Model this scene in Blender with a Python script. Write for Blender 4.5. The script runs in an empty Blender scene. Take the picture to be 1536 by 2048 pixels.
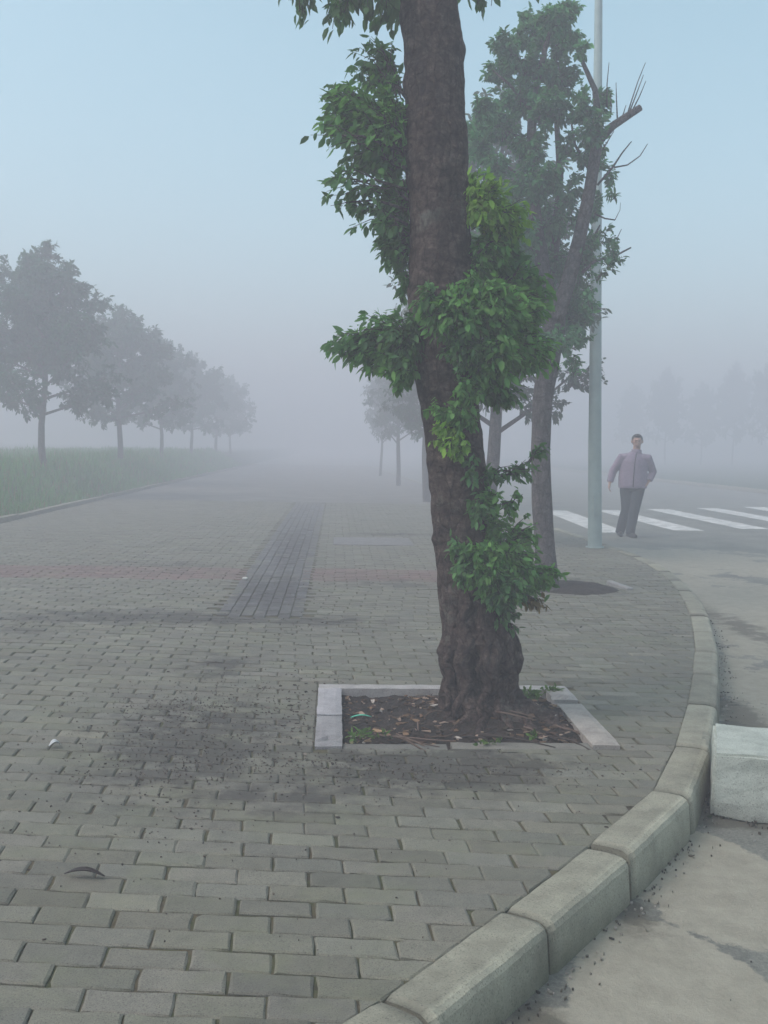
import bpy, bmesh, math, random
import numpy as np
from mathutils import Vector, Matrix, noise
random.seed(7); rng = np.random.default_rng(7)
SC = bpy.context.scene; COL = SC.collection
R = math.radians

# ------------------------------------------------------------------ camera
F = 2050.0; PITCH = 3.7; YAW = 2.7; ROLL = 1.0; H = 1.35
cam = bpy.data.objects.new('camera', bpy.data.cameras.new('camera')); COL.objects.link(cam)
CM = Matrix.Rotation(R(-YAW), 3, 'Z') @ Matrix.Rotation(R(90 - PITCH), 3, 'X') @ Matrix.Rotation(R(ROLL), 3, 'Z')
cam.matrix_world = Matrix.Translation((0, 0, H)) @ CM.to_4x4()
cam.data.sensor_fit = 'VERTICAL'; cam.data.sensor_height = 36; cam.data.lens = 36 * F / 2048
cam.data.clip_start = 0.05; cam.data.clip_end = 2000
SC.camera = cam
# ------------------------------------------------------------------ light
SUN_EL, SUN_AZ = 52, 250          # elevation, compass-like rotation
world = bpy.data.worlds.new('World'); SC.world = world; world.use_nodes = True
wn = world.node_tree.nodes; wl = world.node_tree.links
bg = wn['Background']; sky = wn.new('ShaderNodeTexSky'); sky.sky_type = 'NISHITA'; sky.sun_disc = False
sky.sun_elevation = R(SUN_EL); sky.sun_rotation = R(SUN_AZ); sky.air_density = 1.0; sky.dust_density = 3.0; sky.ozone_density = 1.2
hs = wn.new('ShaderNodeHueSaturation'); hs.inputs['Saturation'].default_value = .92; hs.inputs['Hue'].default_value = .454
wl.new(sky.outputs[0], hs.inputs['Color']); wl.new(hs.outputs[0], bg.inputs['Color'])
bg.inputs['Strength'].default_value = 0.15
sl = bpy.data.lights.new('sun', 'SUN'); sl.energy = 0.8; sl.angle = R(25); sl.color = (1, .97, .93)
so = bpy.data.objects.new('sun', sl); COL.objects.link(so)
_a, _e = R(SUN_AZ), R(SUN_EL)
sd = Vector((math.sin(_a) * math.cos(_e), math.cos(_a) * math.cos(_e), math.sin(_e)))
so.rotation_euler = sd.to_track_quat('Z', 'Y').to_euler()
SC.view_settings.view_transform = 'Standard'; SC.view_settings.look = 'None'
SC.view_settings.gamma = 1; SC.view_settings.exposure = 0.80
SC.cycles.max_bounces = 8; SC.cycles.volume_bounces = 3; SC.cycles.diffuse_bounces = 3
SC.cycles.use_denoising = True

# ------------------------------------------------------------------ helpers
def G(px, py, z=0.0):
    """point of the level z seen at a photograph pixel"""
    d = CM @ Vector(((px - 768) / F, (1024 - py) / F, -1)); t = (z - H) / d.z
    return Vector((0, 0, H)) + d * t
def P(px, py, y):
    """point at the forward distance y seen at a photograph pixel"""
    d = CM @ Vector(((px - 768) / F, (1024 - py) / F, -1)); t = y / d.y
    return Vector((0, 0, H)) + d * t
def props(o, label=None, cat=None, group=None, kind=None):
    if label: o['label'] = label
    if cat: o['category'] = cat
    if group: o['group'] = group
    if kind: o['kind'] = kind
    return o
def root(name, loc, label, cat, group=None):
    o = bpy.data.objects.new(name, None); o.empty_display_size = .2; COL.objects.link(o); o.location = loc
    return props(o, label, cat, group)
def link(name, me, parent=None):
    o = bpy.data.objects.new(name, me); COL.objects.link(o)
    if parent: o.parent = parent
    return o
def mesh(name, verts, faces, mat, parent=None, smooth=False, off=None):
    if off is not None: verts = [(v[0] - off[0], v[1] - off[1], v[2] - off[2]) for v in verts]
    me = bpy.data.meshes.new(name); me.from_pydata([tuple(v) for v in verts], [], faces); me.update()
    me.materials.append(mat)
    if smooth: me.polygons.foreach_set('use_smooth', [True] * len(me.polygons))
    return link(name, me, parent)
def sub(parent, me_obj):   # keep world placement of vertices already relative to the parent
    me_obj.parent = parent
class MB:
    def __init__(s): s.v = []; s.f = []
    def add(s, v, f):
        n = len(s.v); s.v += [tuple(q) for q in v]; s.f += [[i + n for i in q] for q in f]
    def tube(s, pts, rad, seg=8, caps=True, fn=None):
        pts = [Vector(p) for p in pts]; n = len(pts); v = []; up = None
        for i, p in enumerate(pts):
            t = (pts[min(i + 1, n - 1)] - pts[max(i - 1, 0)]).normalized()
            if up is None:
                up = Vector((0, 1, 0)) if abs(t.y) < .9 else Vector((1, 0, 0))
            a = (up - t * up.dot(t)).normalized(); b = t.cross(a); up = a
            r = rad[i] if isinstance(rad, (list, tuple)) else rad
            rx, ry = (r if isinstance(r, (list, tuple)) else (r, r))
            for k in range(seg):
                th = 2 * math.pi * k / seg
                m = fn(i, th, p) if fn else 1
                v.append(p + (b * math.cos(th) * rx + a * math.sin(th) * ry) * m)
        f = [[i * seg + k, i * seg + (k + 1) % seg, (i + 1) * seg + (k + 1) % seg, (i + 1) * seg + k] for i in range(n - 1) for k in range(seg)]
        if caps: f += [list(range(seg))[::-1], [(n - 1) * seg + k for k in range(seg)]]
        s.add(v, f)
    def box(s, x0, x1, y0, y1, z0, z1):
        s.add([(x0, y0, z0), (x1, y0, z0), (x1, y1, z0), (x0, y1, z0), (x0, y0, z1), (x1, y0, z1), (x1, y1, z1), (x0, y1, z1)],
              [[0, 3, 2, 1], [4, 5, 6, 7], [0, 1, 5, 4], [1, 2, 6, 5], [2, 3, 7, 6], [3, 0, 4, 7]])
    def ball(s, c, r, nu=14, nv=10, rot=None):
        v = []; c = Vector(c)
        for j in range(nv + 1):
            ph = math.pi * j / nv
            for i in range(nu):
                th = 2 * math.pi * i / nu
                q = Vector((math.cos(th) * math.sin(ph) * r[0], math.sin(th) * math.sin(ph) * r[1], math.cos(ph) * r[2]))
                if rot: q = rot @ q
                v.append(c + q)
        s.add(v, [[j * nu + i, (j + 1) * nu + i, (j + 1) * nu + (i + 1) % nu, j * nu + (i + 1) % nu] for j in range(nv) for i in range(nu)])
    def build(s, name, mat, parent=None, smooth=True, off=None): return mesh(name, s.v, s.f, mat, parent, smooth, off)

# ---- materials
def new_mat(name, rough=.85, spec=.3):
    m = bpy.data.materials.new(name); m.use_nodes = True
    b = m.node_tree.nodes['Principled BSDF']; b.inputs['Roughness'].default_value = rough
    b.inputs['Specular IOR Level'].default_value = spec
    return m, m.node_tree.nodes, m.node_tree.links, b
def noise_n(n, l, scale, detail=4, rough=.6, vec=None):
    t = n.new('ShaderNodeTexNoise'); t.inputs['Scale'].default_value = scale; t.inputs['Detail'].default_value = detail
    t.inputs['Roughness'].default_value = rough
    if vec is None: vec = n.new('ShaderNodeTexCoord').outputs['Object']
    l.new(vec, t.inputs['Vector']); return t.outputs['Fac']
def ramp(n, l, fac, stops):
    r = n.new('ShaderNodeValToRGB'); e = r.color_ramp.elements
    while len(e) < len(stops): e.new(.5)
    for i, (p, c) in enumerate(stops):
        e[i].position = p; e[i].color = (*c, 1) if len(c) == 3 else c
    l.new(fac, r.inputs['Fac']); return r.outputs['Color']
def mixc(n, l, fac, a, b, mode='MIX'):
    m = n.new('ShaderNodeMix'); m.data_type = 'RGBA'; m.blend_type = mode
    for s, x in ((m.inputs[0], fac), (m.inputs[6], a), (m.inputs[7], b)):
        if isinstance(x, (int, float)): s.default_value = x
        elif isinstance(x, tuple): s.default_value = (*x, 1)
        else: l.new(x, s)
    return m.outputs[2]
def mth(n, l, op, a, b=0.0, clamp=False):
    m = n.new('ShaderNodeMath'); m.operation = op; m.use_clamp = clamp
    for i, x in enumerate((a, b)):
        if isinstance(x, (int, float)): m.inputs[i].default_value = x
        else: l.new(x, m.inputs[i])
    return m.outputs[0]
def bump(n, l, b, h, strength=.5, dist=.01):
    u = n.new('ShaderNodeBump'); u.inputs['Strength'].default_value = strength; u.inputs['Distance'].default_value = dist
    l.new(h, u.inputs['Height']); l.new(u.outputs[0], b.inputs['Normal'])
def simple(name, c, c2=None, scale=20, rough=.85, bmp=.3, bd=.004):
    m, n, l, b = new_mat(name, rough)
    f = noise_n(n, l, scale)
    c2 = c2 or tuple(x * .7 for x in c)
    l.new(ramp(n, l, f, [(.35, c2), (.65, c)]), b.inputs['Base Color'])
    if bmp: bump(n, l, b, noise_n(n, l, scale * 3), bmp, bd)
    return m
def attr(n, name='tone'):
    a = n.new('ShaderNodeAttribute'); a.attribute_name = name; return a

def stain_mask(n, l, blobs, nz_scale=5.5, gain=1.6):
    """blots of trodden-in soil on the ground: blobs = (x, y, rx, ry, strength)"""
    geo = n.new('ShaderNodeNewGeometry').outputs['Position']
    tot = None
    for (x, y, rx, ry, s) in blobs:
        mp = n.new('ShaderNodeMapping'); mp.vector_type = 'POINT'
        mp.inputs['Scale'].default_value = (1 / rx, 1 / ry, 0)
        mp.inputs['Location'].default_value = (-x / rx, -y / ry, 0)
        l.new(geo, mp.inputs['Vector'])
        ln = n.new('ShaderNodeVectorMath'); ln.operation = 'LENGTH'; l.new(mp.outputs[0], ln.inputs[0])
        v = mth(n, l, 'SUBTRACT', 1.0, ln.outputs['Value'], True)
        v = mth(n, l, 'MULTIPLY', v, s)
        tot = v if tot is None else mth(n, l, 'MAXIMUM', tot, v)
    nz = noise_n(n, l, nz_scale, 8, .72, geo)
    nz2 = mth(n, l, 'MULTIPLY', mth(n, l, 'SUBTRACT', nz, .5), 6.0)
    v = mth(n, l, 'ADD', tot, nz2)
    v = mth(n, l, 'MULTIPLY', mth(n, l, 'MULTIPLY', v, gain), tot, True)
    return v

STAINS = [(-.62, 4.6, .75, 1.3, 1.1), (-.7, 6.2, .5, .8, .8), (-.3, 3.9, 1.2, .5, .7), (.4, 4.25, .9, .55, 1.3), (-1.2, 7.9, 2.2, .5, 1.2), (-.55, 9.3, .6, 2.6, 1.1),
          (-.2, 7.8, 1.0, .35, 1.1), (-3, 7.3, 1.8, .4, .9), (-.55, 14, .55, 7, .9), (.5, 10.0, 1.2, .6, .7), (-1.8, 11.3, 2.2, .5, .6), (.9, 15.6, 1.2, .5, 1.0)]
def paving_mat():
    m, n, l, b = new_mat('concrete_pavers', .8, .35)
    a = attr(n).outputs['Color']
    f = noise_n(n, l, 14, 6, .7)
    c = mixc(n, l, 1.0, a, ramp(n, l, f, [(.25, (.74, .74, .72)), (.5, (1, 1, 1)), (.8, (1.22, 1.2, 1.14))]), 'MULTIPLY')
    sp = noise_n(n, l, 260, 2, .5)
    c = mixc(n, l, 1.0, c, ramp(n, l, sp, [(.34, (.5, .5, .5)), (.45, (1, 1, 1)), (.64, (1, 1, 1)), (.72, (1.5, 1.5, 1.45))]), 'MULTIPLY')
    big = noise_n(n, l, .9, 5, .6)
    c = mixc(n, l, ramp(n, l, big, [(.4, (0, 0, 0)), (.75, (.5, .5, .5))]), c, (.115, .11, .085))
    al = noise_n(n, l, 2.6, 7, .75)
    c = mixc(n, l, ramp(n, l, al, [(.5, (0, 0, 0)), (.72, (.6, .6, .6))]), c, (.155, .165, .10))
    st = stain_mask(n, l, STAINS)
    c = mixc(n, l, mth(n, l, 'MULTIPLY', st, .72), c, (.034, .03, .027))
    l.new(c, b.inputs['Base Color'])
    h = mth(n, l, 'ADD', mth(n, l, 'MULTIPLY', noise_n(n, l, 70, 4, .7), 1.0), mth(n, l, 'MULTIPLY', sp, .5))
    bump(n, l, b, h, .55, .004)
    return m
M = {}
M['paver'] = paving_mat()
def joint_mat():
    m, n, l, b = new_mat('joint_dirt', 1, .1)
    c = ramp(n, l, noise_n(n, l, 5, 6, .7), [(.3, (.05, .045, .035)), (.45, (.10, .085, .055)), (.55, (.07, .078, .04)), (.66, (.05, .04, .03)), (.8, (.14, .12, .08))])
    l.new(c, b.inputs['Base Color']); bump(n, l, b, noise_n(n, l, 120), .8, .006); return m
M['joint'] = joint_mat()
def far_pave_mat():
    m, n, l, b = new_mat('far_pavers', .85)
    f = noise_n(n, l, 1.2, 5)
    l.new(ramp(n, l, f, [(.3, (.12, .115, .105)), (.7, (.2, .19, .17))]), b.inputs['Base Color']); return m
M['far_paver'] = far_pave_mat()
def kerb_mat(name='kerb_concrete', base=(.265, .258, .20), green=True):
    m, n, l, b = new_mat(name, .85)
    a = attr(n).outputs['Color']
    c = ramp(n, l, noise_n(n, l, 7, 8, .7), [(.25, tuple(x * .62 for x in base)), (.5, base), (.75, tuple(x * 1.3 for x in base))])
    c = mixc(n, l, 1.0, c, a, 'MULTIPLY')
    sp = noise_n(n, l, 180, 3, .6)
    c = mixc(n, l, 1.0, c, ramp(n, l, sp, [(.32, (.5, .5, .5)), (.45, (1, 1, 1)), (.62, (1, 1, 1)), (.74, (1.5, 1.5, 1.5))]), 'MULTIPLY')
    # dirt film towards the bottom, mossy on the kerb
    geo = n.new('ShaderNodeNewGeometry')
    sx = n.new('ShaderNodeSeparateXYZ'); l.new(geo.outputs['Position'], sx.inputs[0])
    low = n.new('ShaderNodeMapRange'); low.inputs[1].default_value = -.04; low.inputs[2].default_value = -.15; low.inputs[3].default_value = 0; low.inputs[4].default_value = 1
    l.new(sx.outputs[2], low.inputs[0])
    dm = mth(n, l, 'MULTIPLY', low.outputs[0], mth(n, l, 'MULTIPLY', noise_n(n, l, 4, 6, .7), 1.5), True)
    c = mixc(n, l, mth(n, l, 'MULTIPLY', dm, .7), c, (.07, .075, .035) if green else (.06, .055, .045))
    l.new(c, b.inputs['Base Color'])
    bump(n, l, b, noise_n(n, l, 55, 6, .75), .7, .006); return m
M['kerb'] = kerb_mat()
M['block'] = kerb_mat('block_stone', (.46, .5, .44), False)
def road_mat():
    m, n, l, b = new_mat('asphalt', .9, .3)
    geo = n.new('ShaderNodeNewGeometry').outputs['Position']
    fine = noise_n(n, l, 90, 3, .8, geo)
    c = ramp(n, l, fine, [(.3, (.11, .115, .105)), (.48, (.165, .17, .15)), (.7, (.24, .24, .21))])
    c = mixc(n, l, 1.0, c, ramp(n, l, noise_n(n, l, 1.7, 6, .7, geo), [(.3, (.7, .7, .7)), (.7, (1.2, 1.2, 1.15))]), 'MULTIPLY')
    d = stain_mask(n, l, [(.95, 2.62, .34, .6, 3.2), (.62, 2.2, .3, .5, 3.0), (1.32, 3.45, .34, .6, 2.8), (3.6, 9.5, 2.1, 5, 1.4), (4.4, 13.8, 3.2, 2.5, 1.5), (2.6, 6.4, 1.3, 2, 1.1)], 2.2, 2.0)
    d = mth(n, l, 'MULTIPLY', mth(n, l, 'SUBTRACT', d, .3), 5.0, True)
    c = mixc(n, l, mth(n, l, 'MULTIPLY', d, .85), c, ramp(n, l, noise_n(n, l, 11, 6, .7, geo), [(.3, (.25, .235, .18)), (.7, (.36, .34, .27))]))
    d = mth(n, l, 'MULTIPLY', d, 1.0)
    g = stain_mask(n, l, [(.55, 2.5, .14, .3, 1.4), (1.0, 3.2, .14, .3, 1.0), (1.8, 4.15, .6, .3, 3), (2.3, 5.6, .25, 1.1, 1.2), (3.5, 8.6, .3, 2.0, 1.0)], 6, 1.6)
    c = mixc(n, l, mth(n, l, 'MULTIPLY', g, .7), c, (.06, .055, .04))
    l.new(c, b.inputs['Base Color'])
    bump(n, l, b, fine, .8, .008); return m
M['road'] = road_mat()
M['paint'] = simple('worn_road_paint', (.7, .7, .66), (.38, .38, .35), 5, .8, .2)
M['soil'] = simple('dark_soil', (.042, .032, .026), (.016, .012, .010), 22, 1, 1.0, .02)
M['edging'] = kerb_mat('edging_granite', (.42, .41, .4), False)
def bark_mat(name, c1, c2, c3, sc=1.0):
    m, n, l, b = new_mat(name, .95, .15)
    tc = n.new('ShaderNodeTexCoord').outputs['Object']
    mp = n.new('ShaderNodeMapping'); mp.inputs['Scale'].default_value = (1, 1, 2.0); l.new(tc, mp.inputs[0])
    f = noise_n(n, l, 9 * sc, 8, .72, mp.outputs[0])
    mp2 = n.new('ShaderNodeMapping'); mp2.inputs['Scale'].default_value = (1, 1, .25); l.new(tc, mp2.inputs[0])
    v = noise_n(n, l, 45 * sc, 5, .7, mp2.outputs[0])
    c = ramp(n, l, f, [(.3, c1), (.5, c2), (.72, c3)])
    fz = noise_n(n, l, 60 * sc, 5, .8, tc)
    c = mixc(n, l, 1.0, c, ramp(n, l, fz, [(.35, (.45, .45, .45)), (.5, (1, 1, 1)), (.68, (1.5, 1.5, 1.5))]), 'MULTIPLY')
    wp = mixc(n, l, .12, tc, ramp(n, l, noise_n(n, l, 4, 3, .6, tc), [(0, (0, 0, 0)), (1, (1, 1, 1))]), 'ADD')
    mp3 = n.new('ShaderNodeMapping'); mp3.inputs['Scale'].default_value = (1, 1, .55); l.new(wp, mp3.inputs[0])
    vo = n.new('ShaderNodeTexVoronoi'); vo.feature = 'DISTANCE_TO_EDGE'; vo.inputs['Scale'].default_value = 17 * sc; l.new(mp3.outputs[0], vo.inputs['Vector'])
    ck = ramp(n, l, vo.outputs['Distance'], [(.0, (.35, .35, .35)), (.09, (1, 1, 1))])
    c = mixc(n, l, .75, c, ck, 'MULTIPLY')
    li = ramp(n, l, noise_n(n, l, 3.1, 6, .75, tc), [(.58, (0, 0, 0)), (.68, (.55, .55, .55))])
    c = mixc(n, l, li, c, (.19, .2, .17))
    c = mixc(n, l, 1.0, c, ramp(n, l, v, [(.35, (.55, .55, .55)), (.6, (1.15, 1.15, 1.15))]), 'MULTIPLY')
    l.new(c, b.inputs['Base Color'])
    bump(n, l, b, mth(n, l, 'ADD', mth(n, l, 'ADD', f, mth(n, l, 'MULTIPLY', v, .3)), mth(n, l, 'ADD', mth(n, l, 'MULTIPLY', fz, .5), mth(n, l, 'MULTIPLY', ck, .25))), 1.0, .03); return m
M['bark'] = bark_mat('rough_bark', (.018, .014, .014), (.078, .056, .049), (.18, .138, .12))
M['bark2'] = bark_mat('grey_bark', (.05, .043, .045), (.09, .078, .078), (.14, .125, .12), .8)
def leaf_mat(name):
    m, n, l, b = new_mat(name, .72, .2)
    a = attr(n).outputs['Color']
    l.new(a, b.inputs['Base Color'])
    tr = n.new('ShaderNodeBsdfTranslucent'); l.new(mixc(n, l, 1.0, a, (1.5, 1.8, .9), 'MULTIPLY'), tr.inputs['Color'])
    mx = n.new('ShaderNodeMixShader'); mx.inputs[0].default_value = .3
    l.new(b.outputs[0], mx.inputs[1]); l.new(tr.outputs[0], mx.inputs[2])
    l.new(mx.outputs[0], n['Material Output'].inputs['Surface']); return m
M['leaf'] = leaf_mat('leaves')
M['grass'] = leaf_mat('grass_blades')
M['turf'] = simple('turf_soil', (.035, .08, .02), (.03, .04, .018), 3, 1, .6, .03)
M['galv'] = simple('pale_green_paint', (.28, .36, .34), (.22, .29, .28), 6, .45, .08)
M['dark'] = simple('dark_metal', (.08, .09, .09), None, 20, .5, .1)
M['glass'] = simple('lamp_glass', (.5, .52, .5), None, 10, .2, 0)

def set_tone(me, cols_per_vert):
    a = me.color_attributes.new('tone', 'FLOAT_COLOR', 'POINT')
    a.data.foreach_set('color', np.asarray(cols_per_vert, dtype=np.float32).ravel())

# ------------------------------------------------------------------ ground layout
KIN = [(-8, .15), (-3.0, .45), (-1.5, .95), (-.55, 1.68), (.13, 2.42), (.51, 2.9), (.88, 3.38), (1.27, 3.93), (1.57, 4.55), (1.90, 5.33),
       (2.18, 6.05), (2.44, 6.75), (2.69, 7.5), (2.93, 8.25), (3.14, 9.0), (3.33, 9.75), (3.49, 10.5), (3.62, 11.25), (3.71, 12.0), (3.76, 12.75), (3.76, 13.5), (3.74, 14.3)]
y_ = 14.3
while y_ < 70: y_ += 1.0; KIN.append((3.74 - .03 * (y_ - 14.3), y_))
def halfplanes():
    hp = []
    for (a, b) in zip(KIN[:-1], KIN[1:]):
        dx, dy = b[0] - a[0], b[1] - a[1]; L = math.hypot(dx, dy)
        hp.append((a, (-dy / L, dx / L)))          # inward normal: left of travel
    return hp
HP = halfplanes()
def clip(poly, p, nrm):
    out = []
    for i in range(len(poly)):
        a, b = poly[i], poly[(i + 1) % len(poly)]
        da = (a[0] - p[0]) * nrm[0] + (a[1] - p[1]) * nrm[1]; db = (b[0] - p[0]) * nrm[0] + (b[1] - p[1]) * nrm[1]
        if da >= 0: out.append(a)
        if (da >= 0) != (db >= 0):
            t = da / (da - db); out.append((a[0] + t * (b[0] - a[0]), a[1] + t * (b[1] - a[1])))
    return out
def clip_all(poly, extra=()):
    for p, nn in list(HP) + list(extra):
        if len(poly) < 3: return []
        if min((q[0] - p[0]) * nn[0] + (q[1] - p[1]) * nn[1] for q in poly) >= 0: continue
        poly = clip(poly, p, nn)
    return poly
XL = -5.38
PIT = (-.08, 1.31, 4.50, 5.68)      # outer edge of the tree pit border
# ---- road: one sheet to the horizon
mesh('road', [(-900, -900, -.15), (900, -900, -.15), (900, 900, -.15), (-900, 900, -.15)], [[0, 1, 2, 3]], M['road'])['kind'] = 'structure'
# ---- pavement bed with the pit left open
bed = MB()
def bed_poly(poly, z=-.0075):
    poly = clip_all(poly)
    if len(poly) > 2: bed.add([(x, y, z) for x, y in poly], [list(range(len(poly)))])
bed_poly([(XL, -2), (6, -2), (6, PIT[2]), (XL, PIT[2])]); bed_poly([(XL, PIT[3]), (6, PIT[3]), (6, 24), (XL, 24)])
bed_poly([(XL, PIT[2]), (PIT[0], PIT[2]), (PIT[0], PIT[3]), (XL, PIT[3])]); bed_poly([(PIT[1], PIT[2]), (6, PIT[2]), (6, PIT[3]), (PIT[1], PIT[3])])
bo = bed.build('pavement_bed', M['joint'], smooth=False); bo['kind'] = 'structure'
fp = clip_all([(XL, 24), (6, 24), (6, 68), (XL, 68)])
mesh('far_pavement', [(x, y, -.003) for x, y in fp], [list(range(len(fp)))], M['far_paver'])['kind'] = 'structure'
# ---- pavers
def wav(x, y): return noise.noise(Vector((x * .55, y * .55, 3.1))) * .02 + noise.noise(Vector((x * 1.9, y * 1.9, 9.0))) * .006
def pavers():
    V = []; Fc = []; T = []
    def brick(poly, tone, z, tilt, near):
        n = len(poly); cx = sum(p[0] for p in poly) / n; cy = sum(p[1] for p in poly) / n
        area = abs(sum(poly[i][0] * poly[(i + 1) % n][1] - poly[(i + 1) % n][0] * poly[i][1] for i in range(n))) / 2
        if area < .0012: return
        ins = .0045
        def shrink(d):
            o = []
            for (x, y) in poly:
                L = math.hypot(x - cx, y - cy) or 1; k = max(0, 1 - d * 1.5 / L); o.append((cx + (x - cx) * k, cy + (y - cy) * k))
            return o
        def zz(x, y): return z + tilt[0] * (x - cx) + tilt[1] * (y - cy)
        b = len(V); top = shrink(ins)
        jit = lambda: random.gauss(0, .0012) if near else 0
        for (x, y) in top: V.append((x + jit(), y + jit(), zz(x, y)))
        for (x, y) in poly: V.append((x + jit(), y + jit(), zz(x, y) - .0045))
        for (x, y) in poly: V.append((x, y, -.016))
        T.extend([tone] * (3 * n))
        Fc.append([b + i for i in range(n)])
        for i in range(n):
            j = (i + 1) % n
            Fc.append([b + i, b + n + i, b + n + j, b + j]); Fc.append([b + n + i, b + 2 * n + i, b + 2 * n + j, b + n + j])
    LX, LY = .223, .1053
    for layer in ('field', 'strip'):
        if layer == 'field': J0, J1, I0, I1 = 6, 250, -30, 24
        else: J0, J1, I0, I1 = 0, 7, 35, 112
        for j in range(J0, J1):
            rs = (.5 if j % 2 else 0) + random.uniform(-.05, .05)
            for i in range(I0, I1):
                j1, j2, j3, j4 = (random.gauss(0, .0020) for _ in range(4))
                gap = .0022 + abs(random.gauss(0, .0016))
                if layer == 'field':
                    u0 = (i + rs) * LX + gap + j1; u1 = (i + 1 + rs) * LX - gap + j2
                    v0 = j * LY + gap * .8 + j3; v1 = (j + 1) * LY - gap * .8 + j4
                    q = [(u0, v0), (u1, v0), (u1, v1), (u0, v1)]
                    kx, ky = (-.05, -.115)
                    if j * LY > 7.5: kx, ky = -.05 * max(0, 1 - (j * LY - 7.5) / 2), -.115 * max(.25, 1 - (j * LY - 7.5) / 6)
                    q = [(x + kx * (y - 4), y + ky * x + wav(x, y)) for x, y in q]
                else:
                    u0 = -.93 + j * .0975 + gap; u1 = u0 + .0975 - 2 * gap; v0 = (i + rs) * LX + gap; v1 = v0 + LX - 2 * gap
                    q = [(u0, v0), (u1, v0), (u1, v1), (u0, v1)]
                cx = sum(p[0] for p in q) / 4; cy = sum(p[1] for p in q) / 4
                if cy > 24 or cy < 1.2 or cx < XL or cx > 4: continue
                instrip = -.93 < cx < -.25 and cy > 7.93
                if (layer == 'field') == instrip: continue
                # the tree pit
                ex = []
                if cx > PIT[0] - .16 and cx < PIT[1] + .16 and cy > PIT[2] - .1 and cy < PIT[3] + .1:
                    g = .006
                    if PIT[0] < cx < PIT[1] and PIT[2] < cy < PIT[3]:
                        pen = [cx - PIT[0], PIT[1] - cx, cy - PIT[2], PIT[3] - cy]; k_ = pen.index(min(pen))
                        ex = [[((PIT[0] - g, 0), (-1, 0))], [((PIT[1] + g, 0), (1, 0))], [((0, PIT[2] - g), (0, -1))], [((0, PIT[3] + g), (0, 1))]][k_]
                    elif cx <= PIT[0]: ex = [((PIT[0] - g, 0), (-1, 0))]
                    elif cx >= PIT[1]: ex = [((PIT[1] + g, 0), (1, 0))]
                    elif cy <= PIT[2]: ex = [((0, PIT[2] - g), (0, -1))]
                    else: ex = [((0, PIT[3] + g), (0, 1))]
                near = cy < 12
                q = clip_all(q, ex)
                if len(q) < 3: continue
                if near and len(q) == 4 and random.random() < .16:      # a chipped corner
                    k = random.randrange(4); a_, c_, b_ = q[k - 1], q[k], q[(k + 1) % 4]; t1 = random.uniform(.008, .03); t2 = random.uniform(.008, .03)
                    la = math.dist(a_, c_); lb = math.dist(b_, c_)
                    q = q[:k] + [(c_[0] + (a_[0] - c_[0]) * t1 / la, c_[1] + (a_[1] - c_[1]) * t1 / la), (c_[0] + (b_[0] - c_[0]) * t2 / lb, c_[1] + (b_[1] - c_[1]) * t2 / lb)] + q[k + 1:]
                if cy < 6.5:                                            # worn, slightly wavy edges
                    o_ = []
                    for k in range(len(q)):
                        a_, b_ = q[k], q[(k + 1) % len(q)]; o_.append(a_); m_ = int(math.dist(a_, b_) / .045)
                        for u in range(1, m_): o_.append((a_[0] + (b_[0] - a_[0]) * u / m_ + random.gauss(0, .0011), a_[1] + (b_[1] - a_[1]) * u / m_ + random.gauss(0, .0013)))
                    q = o_
                g = max(.9, min(1.3, random.gauss(1, .12))) * .155
                if random.random() < .06: g *= .78
                c = (g * random.uniform(1.0, 1.05), g, g * random.uniform(.76, .83), 1)
                if 10.15 < cy < 11.15 and -3.6 < cx < 1.35 and not instrip: c = (g * 1.08, g * .72, g * .64, 1)
                if instrip: c = (g * .8, g * .79, g * .8, 1)
                sink = noise.noise(Vector((cx * .8, cy * .8, 0))) * .0015
                brick(q, c, sink + random.gauss(0, .0012), (random.gauss(0, .007), random.gauss(0, .012)), near)
    o = mesh('pavement', V, Fc, M['paver']); set_tone(o.data, T); o['kind'] = 'structure'
pavers()
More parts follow.
